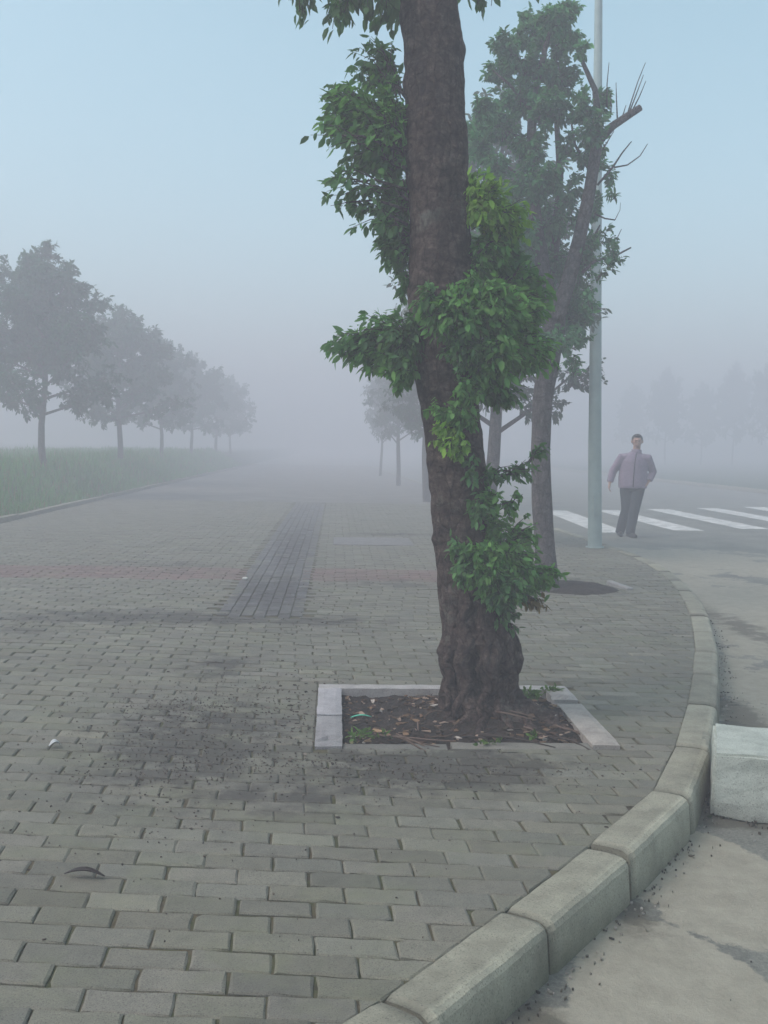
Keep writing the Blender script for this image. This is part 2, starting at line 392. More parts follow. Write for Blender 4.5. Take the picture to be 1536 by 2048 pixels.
# ---- kerb stones along the curve
def kerb(path, w, ztop, zbot, name, flip=1):
    mb = MB(); T = []
    prof = [(0, -.05), (0, -.008), (.006, 0), (w * .45, .003), (w * .72, .002), (w - .022, -.002), (w - .008, -.010), (w, -.026), (w + .006, -.09), (w + .012, zbot - ztop)]
    for k, (a, b) in enumerate(zip(path[:-1], path[1:])):
        a = Vector((*a, 0)); b = Vector((*b, 0)); d = (b - a); L = d.length; d /= L; nr = Vector((d.y, -d.x, 0)) * flip
        n = 24 if L < 1.2 and a.y < 9 else 8
        t0 = random.uniform(.8, 1.1); dz = random.gauss(0, .004); dn = random.gauss(0, .003)
        # outer side is longer than the inner one on a bend, so the stones meet in a thin wedge
        ring = []; v = []
        for i in range(n + 1):
            u = i / n; e = min(u, 1 - u) * L; rd = .75 * max(0, 1 - e / .014)
            for jx, (px, pz) in enumerate(prof):
                ext = (px / w) * .006 * (1 if u > .5 else -1) * (abs(u - .5) * 2) ** 1
                q = a + d * (.009 + (L - .018) * u + ext) + nr * (px + dn)
                z = ztop + pz + dz
                if jx >= 1 and jx < 9: z -= rd * .010
                if jx >= 5: q -= nr * rd * .014
                if a.y < 9 and .05 < u < .95:
                    nn = noise.noise(Vector((q.x * 9, q.y * 9, pz * 20))); nf = noise.noise(Vector((q.x * 40, q.y * 40, pz * 60)))
                    chip = .6 * max(0, noise.noise(Vector((q.x * 14 + 5, q.y * 14, 2))) - .36) if jx in (5, 6, 7) else 0
                    q -= nr * (chip * .05) ; z += nn * .003 + nf * .0015 - chip * .03
                sc_ = t0 * (1 + (.32 if jx in (5, 6, 7) else .3 if jx > 7 else -.12) * min(1, max(0, .5 + 1.6 * noise.noise(Vector((q.x * 3.5, q.y * 3.5, 4)))))) * (1 - .5 * rd)  # arris toned lighter in patches: scuffs plus a painted edge highlight
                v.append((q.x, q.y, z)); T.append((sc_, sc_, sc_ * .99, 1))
        m = len(prof)
        f = [[i * m + j, i * m + j + 1, (i + 1) * m + j + 1, (i + 1) * m + j][::flip] for i in range(n) for j in range(m - 1)]
        f += [list(range(m))[::-flip], [n * m + j for j in range(m)][::flip]]
        mb.add(v, f)
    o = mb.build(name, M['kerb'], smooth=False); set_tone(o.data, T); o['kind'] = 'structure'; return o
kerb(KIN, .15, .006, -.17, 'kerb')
# backing under the kerb joints
kj = MB()
for a, b in zip(KIN[:-1], KIN[1:]):
    a = Vector((*a, 0)); b = Vector((*b, 0)); d = (b - a).normalized(); nr = Vector((d.y, -d.x, 0))
    q = [a + nr * .004 - d * .01, b + nr * .004 + d * .01, b + nr * .135 + d * .01, a + nr * .135 - d * .01]
    kj.add([(p.x, p.y, -.025) for p in q] + [(p.x, p.y, -.16) for p in q], [[3, 2, 1, 0], [0, 1, 5, 4], [1, 2, 6, 5], [2, 3, 7, 6], [3, 0, 4, 7]])
kj.build('kerb_bed', M['joint'], smooth=False)['kind'] = 'structure'
# ---- planted bank on the left with its stone edge
ke = [(XL, 1.0 + .98 * i) for i in range(70)]
ek = MB()
for (a, b) in zip(ke[:-1], ke[1:]):
    dz = random.gauss(0, .006)
    ek.box(XL - .12, XL, a[1] + .004, b[1] - .004, -.1, .07 + dz)
eo = ek.build('bank_edging', M['kerb'], smooth=False); eo['kind'] = 'structure'
set_tone(eo.data, [(.8, .8, .8, 1)] * len(eo.data.vertices))
def bank_z(x, y):
    s = min(1, max(0, (-(x) - 5.55) / 1.7)); s = s * s * (3 - 2 * s)
    return .03 + .66 * s + .1 * noise.noise(Vector((x * .35, y * .35, 0))) * s + .02 * noise.noise(Vector((x * 2, y * 2, 0)))
bx = [-5.45 - .3 * i for i in range(24)] + [-14, -18, -26, -40, -80, -200, -600]
by = [-30, -10, 0] + [2 + i * .8 for i in range(90)] + [80, 100, 150, 300, 600]
vv = [(x, y, bank_z(x, y)) for x in bx for y in by]; nb = len(by)
ff = [[i * nb + j, i * nb + j + 1, (i + 1) * nb + j + 1, (i + 1) * nb + j] for i in range(len(bx) - 1) for j in range(nb - 1)]
mesh('bank', vv, ff, M['turf'], smooth=True)['kind'] = 'structure'
def grass():
    n = 60000
    u = rng.random(n); x = -5.6 - 7.5 * u ** 1.5; y = 11 + 50 * rng.random(n) ** 1.4
    z = np.array([bank_z(a, b) for a, b in zip(x, y)])
    hgt = rng.uniform(.12, .36, n) * (1 + .6 * np.array([noise.noise(Vector((a * .9, b * .9, 4))) for a, b in zip(x, y)])) * (.5 + .5 * np.clip((-x - 5.6) * 2, 0, 1))
    az = rng.uniform(0, 2 * np.pi, n); ln = rng.uniform(.1, .5, n) * hgt; w = rng.uniform(.006, .014, n) * (1 + (y - 11) / 25)
    b = np.stack([x, y, z - .02], 1); side = np.stack([-np.sin(az), np.cos(az), 0 * az], 1) * w[:, None]
    tip = b + np.stack([np.cos(az) * ln, np.sin(az) * ln, hgt], 1); mid = b * .45 + tip * .55 - np.stack([np.cos(az) * ln, np.sin(az) * ln, 0 * ln], 1) * .25
    V = np.stack([b - side, b + side, mid + side * .8, mid - side * .8, tip], 1).reshape(-1, 3)
    k = np.arange(n) * 5
    me = bpy.data.meshes.new('grass')
    loops = np.stack([k, k + 1, k + 2, k + 3, k + 3, k + 2, k + 4], 1).ravel()
    me.vertices.add(len(V)); me.vertices.foreach_set('co', V.ravel().astype(np.float32))
    me.loops.add(len(loops)); me.loops.foreach_set('vertex_index', loops.astype(np.int32))
    me.polygons.add(2 * n); ls = np.stack([np.arange(n) * 7, np.arange(n) * 7 + 4], 1).ravel()
    me.polygons.foreach_set('loop_start', ls.astype(np.int32)); me.update(calc_edges=True); me.validate()
    me.materials.append(M['grass'])
    g = rng.uniform(.7, 1.3, n); c = np.stack([.06 * g, .20 * g, .04 * g, np.ones(n)], 1); dry = rng.random(n) < .12; c[dry] = (.16, .14, .06, 1)
    set_tone(me, np.repeat(c, 5, 0))
    props(link('grass', me), 'rough green grass covering the bank under the tree row', 'grass', kind='stuff')
grass()
# ---- zebra crossing
zb = MB()
for xn, yn, xf, yf in ((5.02, 18.3, 5.3, 24.6), (6.66, 19.0, 6.7, 25.1), (8.2, 19.6, 8.22, 25.8), (9.7, 20.2, 9.8, 26.6), (11.2, 20.8, 11.4, 27.5), (12.8, 21.4, 13.1, 28.4)):
    w = .6; zb.add([(xn - w / 2, yn, -.146), (xn + w / 2, yn, -.146), (xf + w / 2, yf, -.146), (xf - w / 2, yf, -.146)], [[0, 1, 2, 3]])
zb.build('road_markings', M['paint'], smooth=False)['kind'] = 'structure'
# ---- far kerb and verge across the road
fk = MB(); fk.box(15.5, 15.65, 4, 120, -.149, 0.0); fo = fk.build('far_kerb', M['kerb'], smooth=False); fo['kind'] = 'structure'; set_tone(fo.data, [(1, 1, 1, 1)] * 8)
mesh('far_verge', [(15.65, 4, -.02), (200, 4, .5), (200, 400, .5), (15.65, 400, -.02)], [[0, 1, 2, 3]], M['turf'])['kind'] = 'structure'

# ------------------------------------------------------------------ tree pit
pit = root('tree_pit_border', (.6, 5.1, 0), 'pale stone border set round the soil square of the nearest big tree', 'tree pit border')
def stone(x0, x1, y0, y1, z, tone, chip=True):
    nx = max(2, int((x1 - x0) / .03)); ny = max(2, int((y1 - y0) / .03)); v = []; f = []
    for i in range(nx + 1):
        for j in range(ny + 1):
            x = x0 + (x1 - x0) * i / nx; y = y0 + (y1 - y0) * j / ny
            e = min(i, nx - i, j, ny - j) == 0
            zz = z + .003 * noise.noise(Vector((x * 12, y * 12, 0))) - (.006 if e else 0)
            if chip and noise.noise(Vector((x * 9 + 3, y * 9, 7))) > .42: zz -= .014
            x += .005 * noise.noise(Vector((x * 15, y * 15, 3))); y += .005 * noise.noise(Vector((x * 15, y * 15, 6)))
            v.append((x, y, zz))
    m = ny + 1
    f = [[i * m + j, (i + 1) * m + j, (i + 1) * m + j + 1, i * m + j + 1] for i in range(nx) for j in range(ny)]
    rim = [i * m for i in range(nx + 1)] + [nx * m + j for j in range(1, m)] + [i * m + ny for i in range(nx - 1, -1, -1)] + [j for j in range(ny - 1, 0, -1)]
    b = len(v); v += [(v[k][0], v[k][1], -.08) for k in rim]; r = len(rim)
    f += [[rim[k], b + k, b + (k + 1) % r, rim[(k + 1) % r]] for k in range(r)]
    o = mesh('edging_stone', v, f, M['edging'], pit, off=(.6, 5.1, 0)); set_tone(o.data, [(*[q * .85 for q in tone], 1)] * len(v)); return o
x0, x1, y0, y1 = PIT
stone(x0, x0 + .125, y0 + .005, y0 + .52, .012, (.72, .72, .74)); stone(x0, x0 + .125, y0 + .53, y1 - .1, .018, (.95, .95, 1.0))
stone(x0 + .0, x1 - .0, y1 - .095, y1, .016, (.95, .93, .92), False)
stone(x1 - .13, x1, y1 - .33, y1 - .1, .018, (.95, .92, .88)); stone(x1 - .13, x1, y0 + .03, y1 - .40, .015, (.98, .92, .84), False)
stone(x0 + .13, x0 + .6, y0, y0 + .1, -.004, (.42, .42, .38)); stone(x0 + .62, x1 - .135, y0, y0 + .105, .003, (.5, .49, .43))
TX, TY = .80, 5.08
def soil_z(x, y):
    d = math.hypot(x - TX, (y - TY)); return -.035 + .10 * math.exp(-(d / .33) ** 2) + .022 * noise.noise(Vector((x * 7, y * 7, 0))) + .012 * noise.noise(Vector((x * 25, y * 25, 0)))
def soil_patch(x0, x1, y0, y1, fz, n=70):
    v = [(x0 + (x1 - x0) * i / n, y0 + (y1 - y0) * j / n, fz(x0 + (x1 - x0) * i / n, y0 + (y1 - y0) * j / n)) for i in range(n + 1) for j in range(n + 1)]
    f = [[i * (n + 1) + j, (i + 1) * (n + 1) + j, (i + 1) * (n + 1) + j + 1, i * (n + 1) + j + 1] for i in range(n) for j in range(n)]
    o = mesh('soil', v, f, M['soil'], smooth=True); o['kind'] = 'structure'; return o
soil_patch(x0 + .06, x1 - .06, y0 + .04, y1 - .04, soil_z)
# litter: chips, dead leaves, crumbs
def litter():
    mb = MB(); T = []
    def flake(p, s, col, tilt=.5, thick=.004):
        a = random.uniform(0, 6.28); e = Matrix.Rotation(a, 3, 'Z') @ Matrix.Rotation(random.gauss(0, tilt), 3, 'X')
        k = random.randint(3, 5); pts = []
        for i in range(k):
            th = 6.28 * i / k; r = s * random.uniform(.35, 1.2); pts.append(e @ Vector((math.cos(th) * r, math.sin(th) * r * .5, random.uniform(0, s * .25))))
        v = [Vector(p) + q + Vector((0, 0, thick)) for q in pts] + [Vector(p) + q * .9 for q in pts]
        mb.add(v, [list(range(k))] + [[i, k + i, k + (i + 1) % k, (i + 1) % k] for i in range(k)]); T.extend([(*col, 1)] * (2 * k))
    cols = [(.13, .08, .05), (.2, .13, .08), (.07, .045, .035), (.3, .22, .17), (.1, .07, .05), (.05, .04, .03)]
    for _ in range(620):
        x = random.uniform(x0 + .14, x1 - .15); y = random.uniform(y0 + .11, y1 - .12)
        if math.hypot(x - TX, y - TY) < .2: continue
        flake((x, y, soil_z(x, y) + .004), random.uniform(.008, .035), random.choice(cols))
    for _ in range(26):
        x = random.uniform(x0 + .14, x1 - .15); y = random.uniform(y0 + .11, y1 - .12)
        flake((x, y, soil_z(x, y) + .008), random.uniform(.02, .035), random.choice([(.34, .27, .24), (.3, .2, .12), (.38, .34, .3)]))
    for _ in range(22):     # sticks
        x = random.uniform(.2, 1.15); y = random.uniform(4.62, 5.0); a = random.gauss(-.35, .5); L = random.uniform(.08, .4)
        pts = [(x + L * t * math.cos(a) , y + L * t * math.sin(a) , max(-.02, soil_z(min(1.2, x + L * t * math.cos(a)), y)) + .012 + random.uniform(0, .01)) for t in (0, .33, .66, 1)]
        n0 = len(mb.v); mb.tube(pts, [.004, .005, .004, .002], 5); T.extend([(*random.choice([(.09, .065, .05), (.14, .1, .08), (.05, .04, .035)]), 1)] * (len(mb.v) - n0))
    for (cx, cy, sx, sy, k, s0) in ((-.6, 4.8, .42, .8, 1100, .0036), (-.7, 4.6, .2, .5, 600, .0042), (-.75, 5.2, .3, .12, 250, .004), (-.2, 4.3, .3, .1, 250, .004), (.4, 4.15, .5, .13, 500, .004), (-.1, 5.2, .15, .5, 160, .008), (-.6, 3.2, 1.3, .8, 90, .0022), (1.5, 5, .5, 1, 60, .006), (-1.2, 7.6, 1.6, .4, 300, .006), (2.2, 7.5, .7, 1.6, 60, .008), (-.5, 9, .6, 2, 140, .007)):
        for _ in range(k):
            x = random.gauss(cx, sx); y = random.gauss(cy, sy)
            if (x0 < x < x1 and y0 < y < y1) or y < 2: continue
            if not clip_all([(x, y), (x + .01, y), (x, y + .01)]): continue
            flake((x, y, .001), random.uniform(.5, 1.9) * s0, random.choice([(.07, .055, .045), (.05, .042, .036), (.1, .085, .07), (.16, .14, .12)]))
    # grit and pebbles in the gutter
    for _ in range(420):
        i = random.choice(range(4, 14)); a, b = KIN[i], KIN[i + 1]; t = random.random(); off = .165 + abs(random.gauss(0, .045))
        d = Vector((b[0] - a[0], b[1] - a[1])).normalized(); x = a[0] + (b[0] - a[0]) * t + d.y * off; y = a[1] + (b[1] - a[1]) * t - d.x * off
        flake((x, y, -.149), random.uniform(.003, .010), random.choice([(.1, .09, .07), (.2, .19, .16), (.05, .045, .04), (.3, .28, .25)]), thick=.006)
    for _ in range(160):
        x = random.uniform(.6, 3.2); y = random.uniform(2, 7)
        q = [(x, y)]
        if clip_all([(x, y), (x + .01, y), (x, y + .01)]): continue
        flake((x, y, -.149), random.uniform(.002, .005), random.choice([(.1, .09, .08), (.22, .22, .2), (.05, .05, .05), (.3, .3, .28)]), thick=.005)
    for _ in range(420):      # rubble and dirt caught between the block and the kerb
        x = random.gauss(1.82, .12); y = random.gauss(4.08, .09) - (x - 1.8) * .25
        if clip_all([(x, y), (x + .01, y), (x, y + .01)]): continue
        flake((x, y, -.149), random.uniform(.004, .018), random.choice([(.03, .027, .022), (.06, .05, .04), (.12, .11, .09), (.04, .05, .025)]), thick=.01)
    m, n, l, b = new_mat('litter', .95, .15); l.new(attr(n).outputs['Color'], b.inputs['Base Color'])
    o = mb.build('leaf_litter', m, smooth=False); set_tone(o.data, T)
    props(o, 'bits of dead leaf, bark chips, soil crumbs and grit scattered on the ground', 'litter', kind='stuff')
litter()

# ------------------------------------------------------------------ foliage
def leaf_cloud(name, pos, direc, length, cols, parent, off, mat='leaf', width=.52, droop=.0):
    """pos, direc (n,3), length (n): folded oval leaves in one mesh"""
    n = len(pos); d = direc / np.linalg.norm(direc, axis=1, keepdims=True)
    up = rng.normal(0, .55, (n, 3)) + np.array([0, 0, 1.0])
    s = np.cross(d, up); s /= np.linalg.norm(s, axis=1, keepdims=True) + 1e-9
    nn = np.cross(s, d)
    L = length[:, None]; w = width * L * .5
    cr = rng.uniform(.0, .22, n)[:, None] * L
    b = pos; tip = pos + d * L - nn * cr
    l1 = pos + d * L * .28 + s * w * .82 + nn * .06 * L; l2 = pos + d * L * .66 + s * w * .8 + nn * (.05 * L - cr * .4)
    r1 = pos + d * L * .28 - s * w * .82 + nn * .06 * L; r2 = pos + d * L * .66 - s * w * .8 + nn * (.05 * L - cr * .4)
    V = (np.stack([b, l1, l2, tip, r2, r1], 1).reshape(-1, 3) - np.array(off)).astype(np.float32)
    k = np.arange(n) * 6
    loops = np.stack([k, k + 3, k + 2, k + 1, k, k + 5, k + 4, k + 3], 1).ravel().astype(np.int32)
    me = bpy.data.meshes.new(name)
    me.vertices.add(len(V)); me.vertices.foreach_set('co', V.ravel()); me.loops.add(len(loops)); me.loops.foreach_set('vertex_index', loops)
    me.polygons.add(2 * n); me.polygons.foreach_set('loop_start', (np.arange(2 * n) * 4).astype(np.int32)); me.update(calc_edges=True)
    me.materials.append(M[mat]); set_tone(me, np.repeat(np.concatenate([cols, np.ones((n, 1))], 1), 6, 0))
    return link(name, me, parent)
GREEN = np.array([.07, .165, .065])
class Foliage:
    def __init__(s): s.p = []; s.d = []; s.l = []; s.c = []; s.tw = MB()
    def clump(s, c, r, n, size=.06, col=GREEN, anchor=None, tw=14, droop=.6, twig_r=.003):
        """twigs fan out from the anchor into an ellipsoid and carry hanging leaves"""
        c = np.array(c); r = np.array(r); a = np.array(anchor if anchor is not None else c)
        per = max(4, n // tw)
        for _ in range(tw):
            q = rng.normal(0, 1, 3); q /= np.linalg.norm(q); e = c + q * r * rng.uniform(.35, 1.0) ** .6
            st = a + (c - a) * rng.uniform(.2, .75) + rng.normal(0, .15, 3) * r
            m = (st + e) / 2 + np.array([0, 0, .12 * np.linalg.norm(e - st)])
            if twig_r: s.tw.tube([tuple(st), tuple(m), tuple(e)], [twig_r * 1.4, twig_r, twig_r * .5], 4, False)
            t = rng.random(per) ** .6; t = t[:, None]
            p = (1 - t) ** 2 * st + 2 * t * (1 - t) * m + t ** 2 * e + rng.normal(0, .22, (per, 3)) * size
            td = (e - m) / (np.linalg.norm(e - m) + 1e-6)
            d = td * .6 + rng.normal(0, .55, (per, 3)) + np.array([0, 0, -droop])
            s.p.append(p); s.d.append(d); s.l.append(size * rng.uniform(.45, 1.35, per))
            g = rng.normal(1, .22, (per, 1)).clip(.5, 1.7) * rng.uniform(.8, 1.2); yl = rng.uniform(0, .25, (per, 1))
            s.c.append(np.array(col) * g * (1 + yl * np.array([[.9, .25, -.2]])))
    def build(s, parent, off, name='crown', bark='bark2'):
        leaf_cloud(name, np.concatenate(s.p), np.concatenate(s.d), np.concatenate(s.l), np.concatenate(s.c), parent, off)
        if s.tw.v: s.tw.build('twigs', M[bark], parent, off=off)

# ------------------------------------------------------------------ the big near tree
def near_tree():
    D = 5.08
    base = (TX, TY, 0)
    t = root('street_tree', base, 'big rough-barked trunk with leafy side shoots standing in the nearest stone-edged pit', 'tree', 'street trees along the pavement')
    prof = [(1475, 850, 1120), (1450, 868, 1085), (1425, 880, 1055), (1400, 886, 1035), (1370, 890, 1028), (1335, 888, 1032), (1300, 886, 1032), (1270, 886, 1026), (1235, 885, 1015), (1180, 878, 1003), (1110, 870, 993),
            (1050, 862, 985), (1000, 859, 982), (950, 856, 976), (900, 851, 970), (850, 846, 962), (800, 838, 957), (750, 828, 952), (700, 822, 948), (650, 818, 945), (600, 816, 944), (560, 816, 944), (500, 818, 942),
            (450, 818, 941), (400, 816, 940), (350, 812, 939), (300, 809, 938), (250, 808, 936), (200, 808, 931), (150, 806, 929), (100, 805, 928), (50, 800, 921), (0, 795, 915), (-100, 790, 905), (-250, 785, 895), (-450, 790, 880), (-700, 800, 870), (-1000, 815, 860)]
    ys = np.array([p[0] for p in prof][::-1]); ls = np.array([p[1] for p in prof][::-1]); rs = np.array([p[2] for p in prof][::-1])
    pts = []; rad = []; sy = np.concatenate([np.arange(1475, -40, -4.5), np.arange(-50, -1001, -50)])
    for y in sy:
        l_, r_ = np.interp(y, ys, ls), np.interp(y, ys, rs); c = P((l_ + r_) / 2, y, D); pts.append(c)
        rad.append((r_ - l_) / 2 * (c - Vector((0, 0, H))).length / math.hypot(F, (y - 1024)) * .975)
    cracks = [(548, .035, 1.0, .3), (1040, .02, 1.0, -.25), (262, .016, .7, .2), (300, .012, .5, .1), (330, .012, .6, 0), (365, .014, .6, -.1), (385, .01, .5, .1), (130, .018, .8, .1), (90, .012, .6, 0), (460, .01, .4, 0), (620, .01, .5, 0), (740, .025, .7, -.2), (780, .015, .6, .2), (900, .012, .4, 0), (1130, .012, .4, 0), (980, .01, .4, 0)]
    def fn(i, th, p):
        y = sy[i]; w = min(1, max(0, (y - 1130) / 160)); m = 1.0
        th = math.pi - th; q = Vector((math.cos(th) * 1.3, math.sin(th) * 1.3, p.z * 2.2)); m += .06 * noise.noise(q * 1.6) + .03 * noise.noise(q * 5)
        q2 = Vector((math.cos(th) * 2, math.sin(th) * 2, p.z * 14)); m += .045 * noise.noise(q2) * (1 - w) + .02 * noise.noise(Vector((math.cos(th) * 9, math.sin(th) * 9, p.z * 30)))
        for (cy, dp, wd, sl) in cracks:
            yy = cy + sl * 120 * math.sin(th + 1.0 + cy) + 10 * noise.noise(Vector((th * 1.5, cy, 0)))
            e = (y - yy) / 11.0
            part = .5 + .5 * math.sin(th + cy * .37)
            m += -dp * 2.4 * math.exp(-e * e) * part + dp * 1.1 * math.exp(-((e - 1.7) / 1.2) ** 2) * part
        # twisted ropes and flare at the foot
        rope = abs(math.sin(4.5 * th + p.z * 7 + 1.2 * noise.noise(Vector((th, p.z * 4, 1))))); rope2 = math.sin(13 * th - p.z * 9 + 2 * noise.noise(Vector((th * 2, p.z * 6, 2))))
        m += w * (.26 * (rope - .6) + .06 * rope2)
        m += w * .05 * noise.noise(Vector((math.cos(th) * 4, math.sin(th) * 4, p.z * 12)))
        for (bth, by_, a, sr, sy_) in ((3.25, 1292, .13, .35, 24), (3.3, 1330, .10, .3, 18), (-.1, 1335, .10, .42, 30), (.15, 1285, .08, .3, 18), (4.3, 740, .12, .5, 30), (-.15, 95, .08, .35, 14), (3.3, 1068, .07, .3, 9), (.3, 730, .1, .4, 40)):
            dth = (th - bth + math.pi) % (2 * math.pi) - math.pi
            m += a * math.exp(-(dth / sr) ** 2 - ((y - by_) / sy_) ** 2)
        return m
    # tube frame: direction b*cos is roughly image-right
    mb = MB(); mb.tube(pts, rad, 120, True, fn)
    # hanging roots and ropes on the foot
    def on(th, y, k=1.0):
        i = int(np.argmin(abs(sy - y))); return pts[i] + Vector((math.cos(th), math.sin(th), 0)) * rad[i] * k * 1.04
    for th0, th1, ya, yb, r in ((-1.9, -2.3, 1180, 1420, .022), (-1.5, -1.1, 1200, 1440, .025), (-1.2, -1.7, 1150, 1450, .02), (-.9, -.6, 1230, 1440, .024), (-2.3, -1.9, 1250, 1450, .02), (-.5, -1.0, 1240, 1400, .016), (-1.7, -1.35, 1290, 1460, .015), (-2.6, -2.75, 1270, 1410, .018)):
        n = 16; q = [on(th0 + (th1 - th0) * (i / n) + .12 * math.sin(i * 1.1 + th0 * 3), ya + (yb - ya) * i / n, 1.0 + .02 * math.sin(i)) for i in range(n + 1)]
        mb.tube(q, [r * 1.25 * (.35 + .75 * math.sin(math.pi * min(1, .12 + i / n * .8))) for i in range(n + 1)], 8)
    for k in range(7):   # surface roots running into the soil
        a = -2.8 + k * .42 + random.uniform(-.1, .1); L = random.uniform(.22, .42)
        q = [Vector((TX + .02 + math.cos(a) * (.1 + L * s), TY + math.sin(a) * (.1 + L * s) + .02 * math.sin(5 * s), soil_z(TX + math.cos(a) * (.1 + L * s), TY + math.sin(a) * (.1 + L * s)) + .012 * (1 - s) - .012 * s)) for s in (0, .2, .4, .6, .8, 1)]
        mb.tube(q, [.04, .034, .026, .02, .014, .006], 8)
    tr = mb.build('trunk', M['bark'], t, off=base)
    # limbs of the crown above
    br = MB(); fo = Foliage()
    def at(px, py, dd=0): return P(px, py, D + dd)
    top = P(845, -450, D)
    limbs = []
    for k, (dx, dy, dz) in enumerate(((-1.4, .3, 1.0), (1.2, .5, 1.1), (-.3, 1.3, 1.2), (.4, -.8, 1.5), (-.8, -.5, 1.7), (.2, .2, 2.1), (-1.2, 1.0, .5), (1.3, -.4, .5))):
        st = P(845, -300 - k * 80, D); e = st + Vector((dx, dy, dz)); br = MB(); br.tube([st, (st + e) / 2 + Vector((0, 0, .12)), e], [.045, .03, .014], 7); br.build('branch', M['bark'], t, off=base); limbs.append(e)
    for e in limbs: fo.clump(e, (.7, .7, .5), 900, .07, GREEN * .9, anchor=e - Vector((0, 0, .3)), tw=40)
    # low rim of the crown that hangs into the top of the picture
    for (px, py, rx, ry, n, dd) in ((640, -30, 75, 42, 240, .1), (720, -20, 90, 55, 500, -.1), (785, 5, 50, 55, 350, .15), (605, 8, 30, 20, 40, .1), (690, 22, 60, 20, 110, .1), (975, -45, 60, 45, 260, .1), (940, -20, 40, 25, 110, .2), (560, -45, 60, 40, 160, .2), (1060, -90, 80, 60, 260, .2)):
        c = at(px, py, dd); s = D / F; fo.clump(c, (rx * s, .22, ry * s), n, .062, GREEN * .85, anchor=c + Vector((0, 0, .25)), tw=max(6, n // 14))
    Y = np.array([.15, .29, .05]); B = np.array([.085, .21, .06])
    for (px, py, rx, ry, n, dd, col, ax, ay, sz) in (
        (745, 130, 55, 70, 230, .3, GREEN * 1.1, 815, 200, .055), (665, 190, 34, 34, 70, .2, GREEN, 815, 240, .055), (760, 240, 75, 85, 650, .05, B * .9, 815, 300, .058), (690, 225, 55, 60, 520, .1, B * .9, 815, 300, .058),
        (650, 270, 35, 30, 34, 0, GREEN, 800, 300, .06), (740, 315, 70, 28, 120, .1, GREEN, 815, 340, .06), (690, 365, 55, 45, 75, 0, GREEN, 815, 380, .064), (760, 375, 55, 45, 75, .05, GREEN, 815, 400, .062), (690, 405, 45, 26, 48, 0, GREEN, 815, 420, .062),
        (750, 440, 50, 40, 90, 0, GREEN, 815, 450, .06), (775, 300, 50, 60, 500, .1, GREEN, 815, 320, .055), (790, 400, 34, 60, 260, .1, GREEN, 815, 420, .055), (790, 470, 34, 50, 240, .1, GREEN, 815, 480, .055), (785, 500, 34, 46, 200, .1, GREEN, 820, 500, .056), (805, 560, 20, 40, 90, .1, GREEN, 825, 560, .054),
        (690, 690, 48, 40, 110, -.05, GREEN, 830, 690, .06), (745, 660, 55, 42, 130, -.05, GREEN * 1.1, 830, 680, .06), (740, 715, 60, 30, 150, -.05, B, 830, 720, .06), (800, 680, 40, 60, 180, -.12, GREEN, 830, 700, .058), (800, 745, 32, 35, 110, -.1, B, 840, 740, .055), (815, 640, 30, 30, 80, -.1, GREEN, 840, 650, .055),
        (975, 400, 45, 60, 300, -.1, Y, 930, 430, .055), (1020, 440, 45, 50, 260, 0, Y * .9, 940, 450, .055), (960, 360, 30, 30, 70, 0, Y, 930, 380, .05), (985, 500, 50, 45, 240, 0, B, 940, 510, .055),
        (900, 630, 70, 50, 420, -.3, B, 930, 640, .055), (985, 610, 75, 55, 620, -.2, B * 1.1, 940, 640, .058), (1040, 640, 60, 60, 420, -.05, B, 950, 660, .058), (1060, 700, 60, 55, 420, -.05, B * 1.1, 950, 700, .058), (990, 720, 65, 60, 520, -.2, B, 950, 720, .058), (1000, 790, 50, 25, 170, -.1, GREEN, 950, 760, .055), (1070, 590, 40, 50, 180, .1, GREEN, 950, 640, .055), (1010, 520, 50, 45, 260, .1, GREEN, 945, 540, .055), (960, 530, 34, 40, 160, 0, B, 942, 540, .055), (1050, 560, 50, 40, 200, .1, B, 945, 600, .055), (860, 600, 40, 40, 130, -.3, GREEN, 900, 620, .05), (930, 560, 40, 30, 100, -.25, B, 940, 580, .05), (920, 700, 40, 50, 130, -.28, GREEN, 930, 700, .05),
        (880, 820, 25, 25, 70, -.22, B, 900, 830, .045), (925, 830, 34, 34, 170, -.24, B, 920, 830, .05), (900, 880, 34, 30, 110, -.24, Y, 910, 880, .05), (885, 850, 25, 20, 40, -.22, Y, 900, 850, .04), (915, 915, 20, 18, 34, -.2, Y, 920, 900, .045),
        (990, 950, 40, 18, 80, -.1, GREEN, 965, 960, .045), (1040, 945, 40, 18, 60, -.05, GREEN, 965, 960, .045), (1080, 905, 22, 20, 40, 0, GREEN, 1040, 940, .045), (985, 1000, 25, 35, 90, -.15, B, 975, 1010, .048), (1030, 1010, 20, 40, 60, 0, B, 990, 1010, .045), (1045, 930, 14, 14, 14, 0, GREEN, 1010, 960, .045), (985, 1060, 30, 40, 170, -.1, B, 975, 1080, .048), (960, 1010, 22, 34, 90, -.2, GREEN, 965, 1020, .045), (945, 940, 18, 30, 50, -.2, GREEN, 950, 950, .042), (940, 780, 34, 34, 120, -.25, B, 930, 790, .05),
        (920, 1120, 28, 60, 150, -.24, GREEN, 940, 1120, .045), (965, 1130, 45, 60, 380, -.25, B, 970, 1140, .05), (1030, 1110, 50, 60, 330, -.1, B, 980, 1140, .05), (1050, 1060, 30, 40, 110, 0, B, 990, 1110, .048), (1075, 1155, 50, 35, 230, 0, B, 990, 1160, .05), (1010, 1180, 55, 40, 380, -.2, GREEN * 1.1, 985, 1180, .05), (1075, 1200, 28, 22, 50, 0, np.array([.16, .12, .05]), 1000, 1190, .05), (1015, 1230, 30, 24, 80, -.15, GREEN, 990, 1210, .048), (1025, 1255, 14, 12, 14, -.1, GREEN, 1000, 1230, .045), (1110, 1145, 25, 20, 36, 0, B, 1040, 1160, .045)):
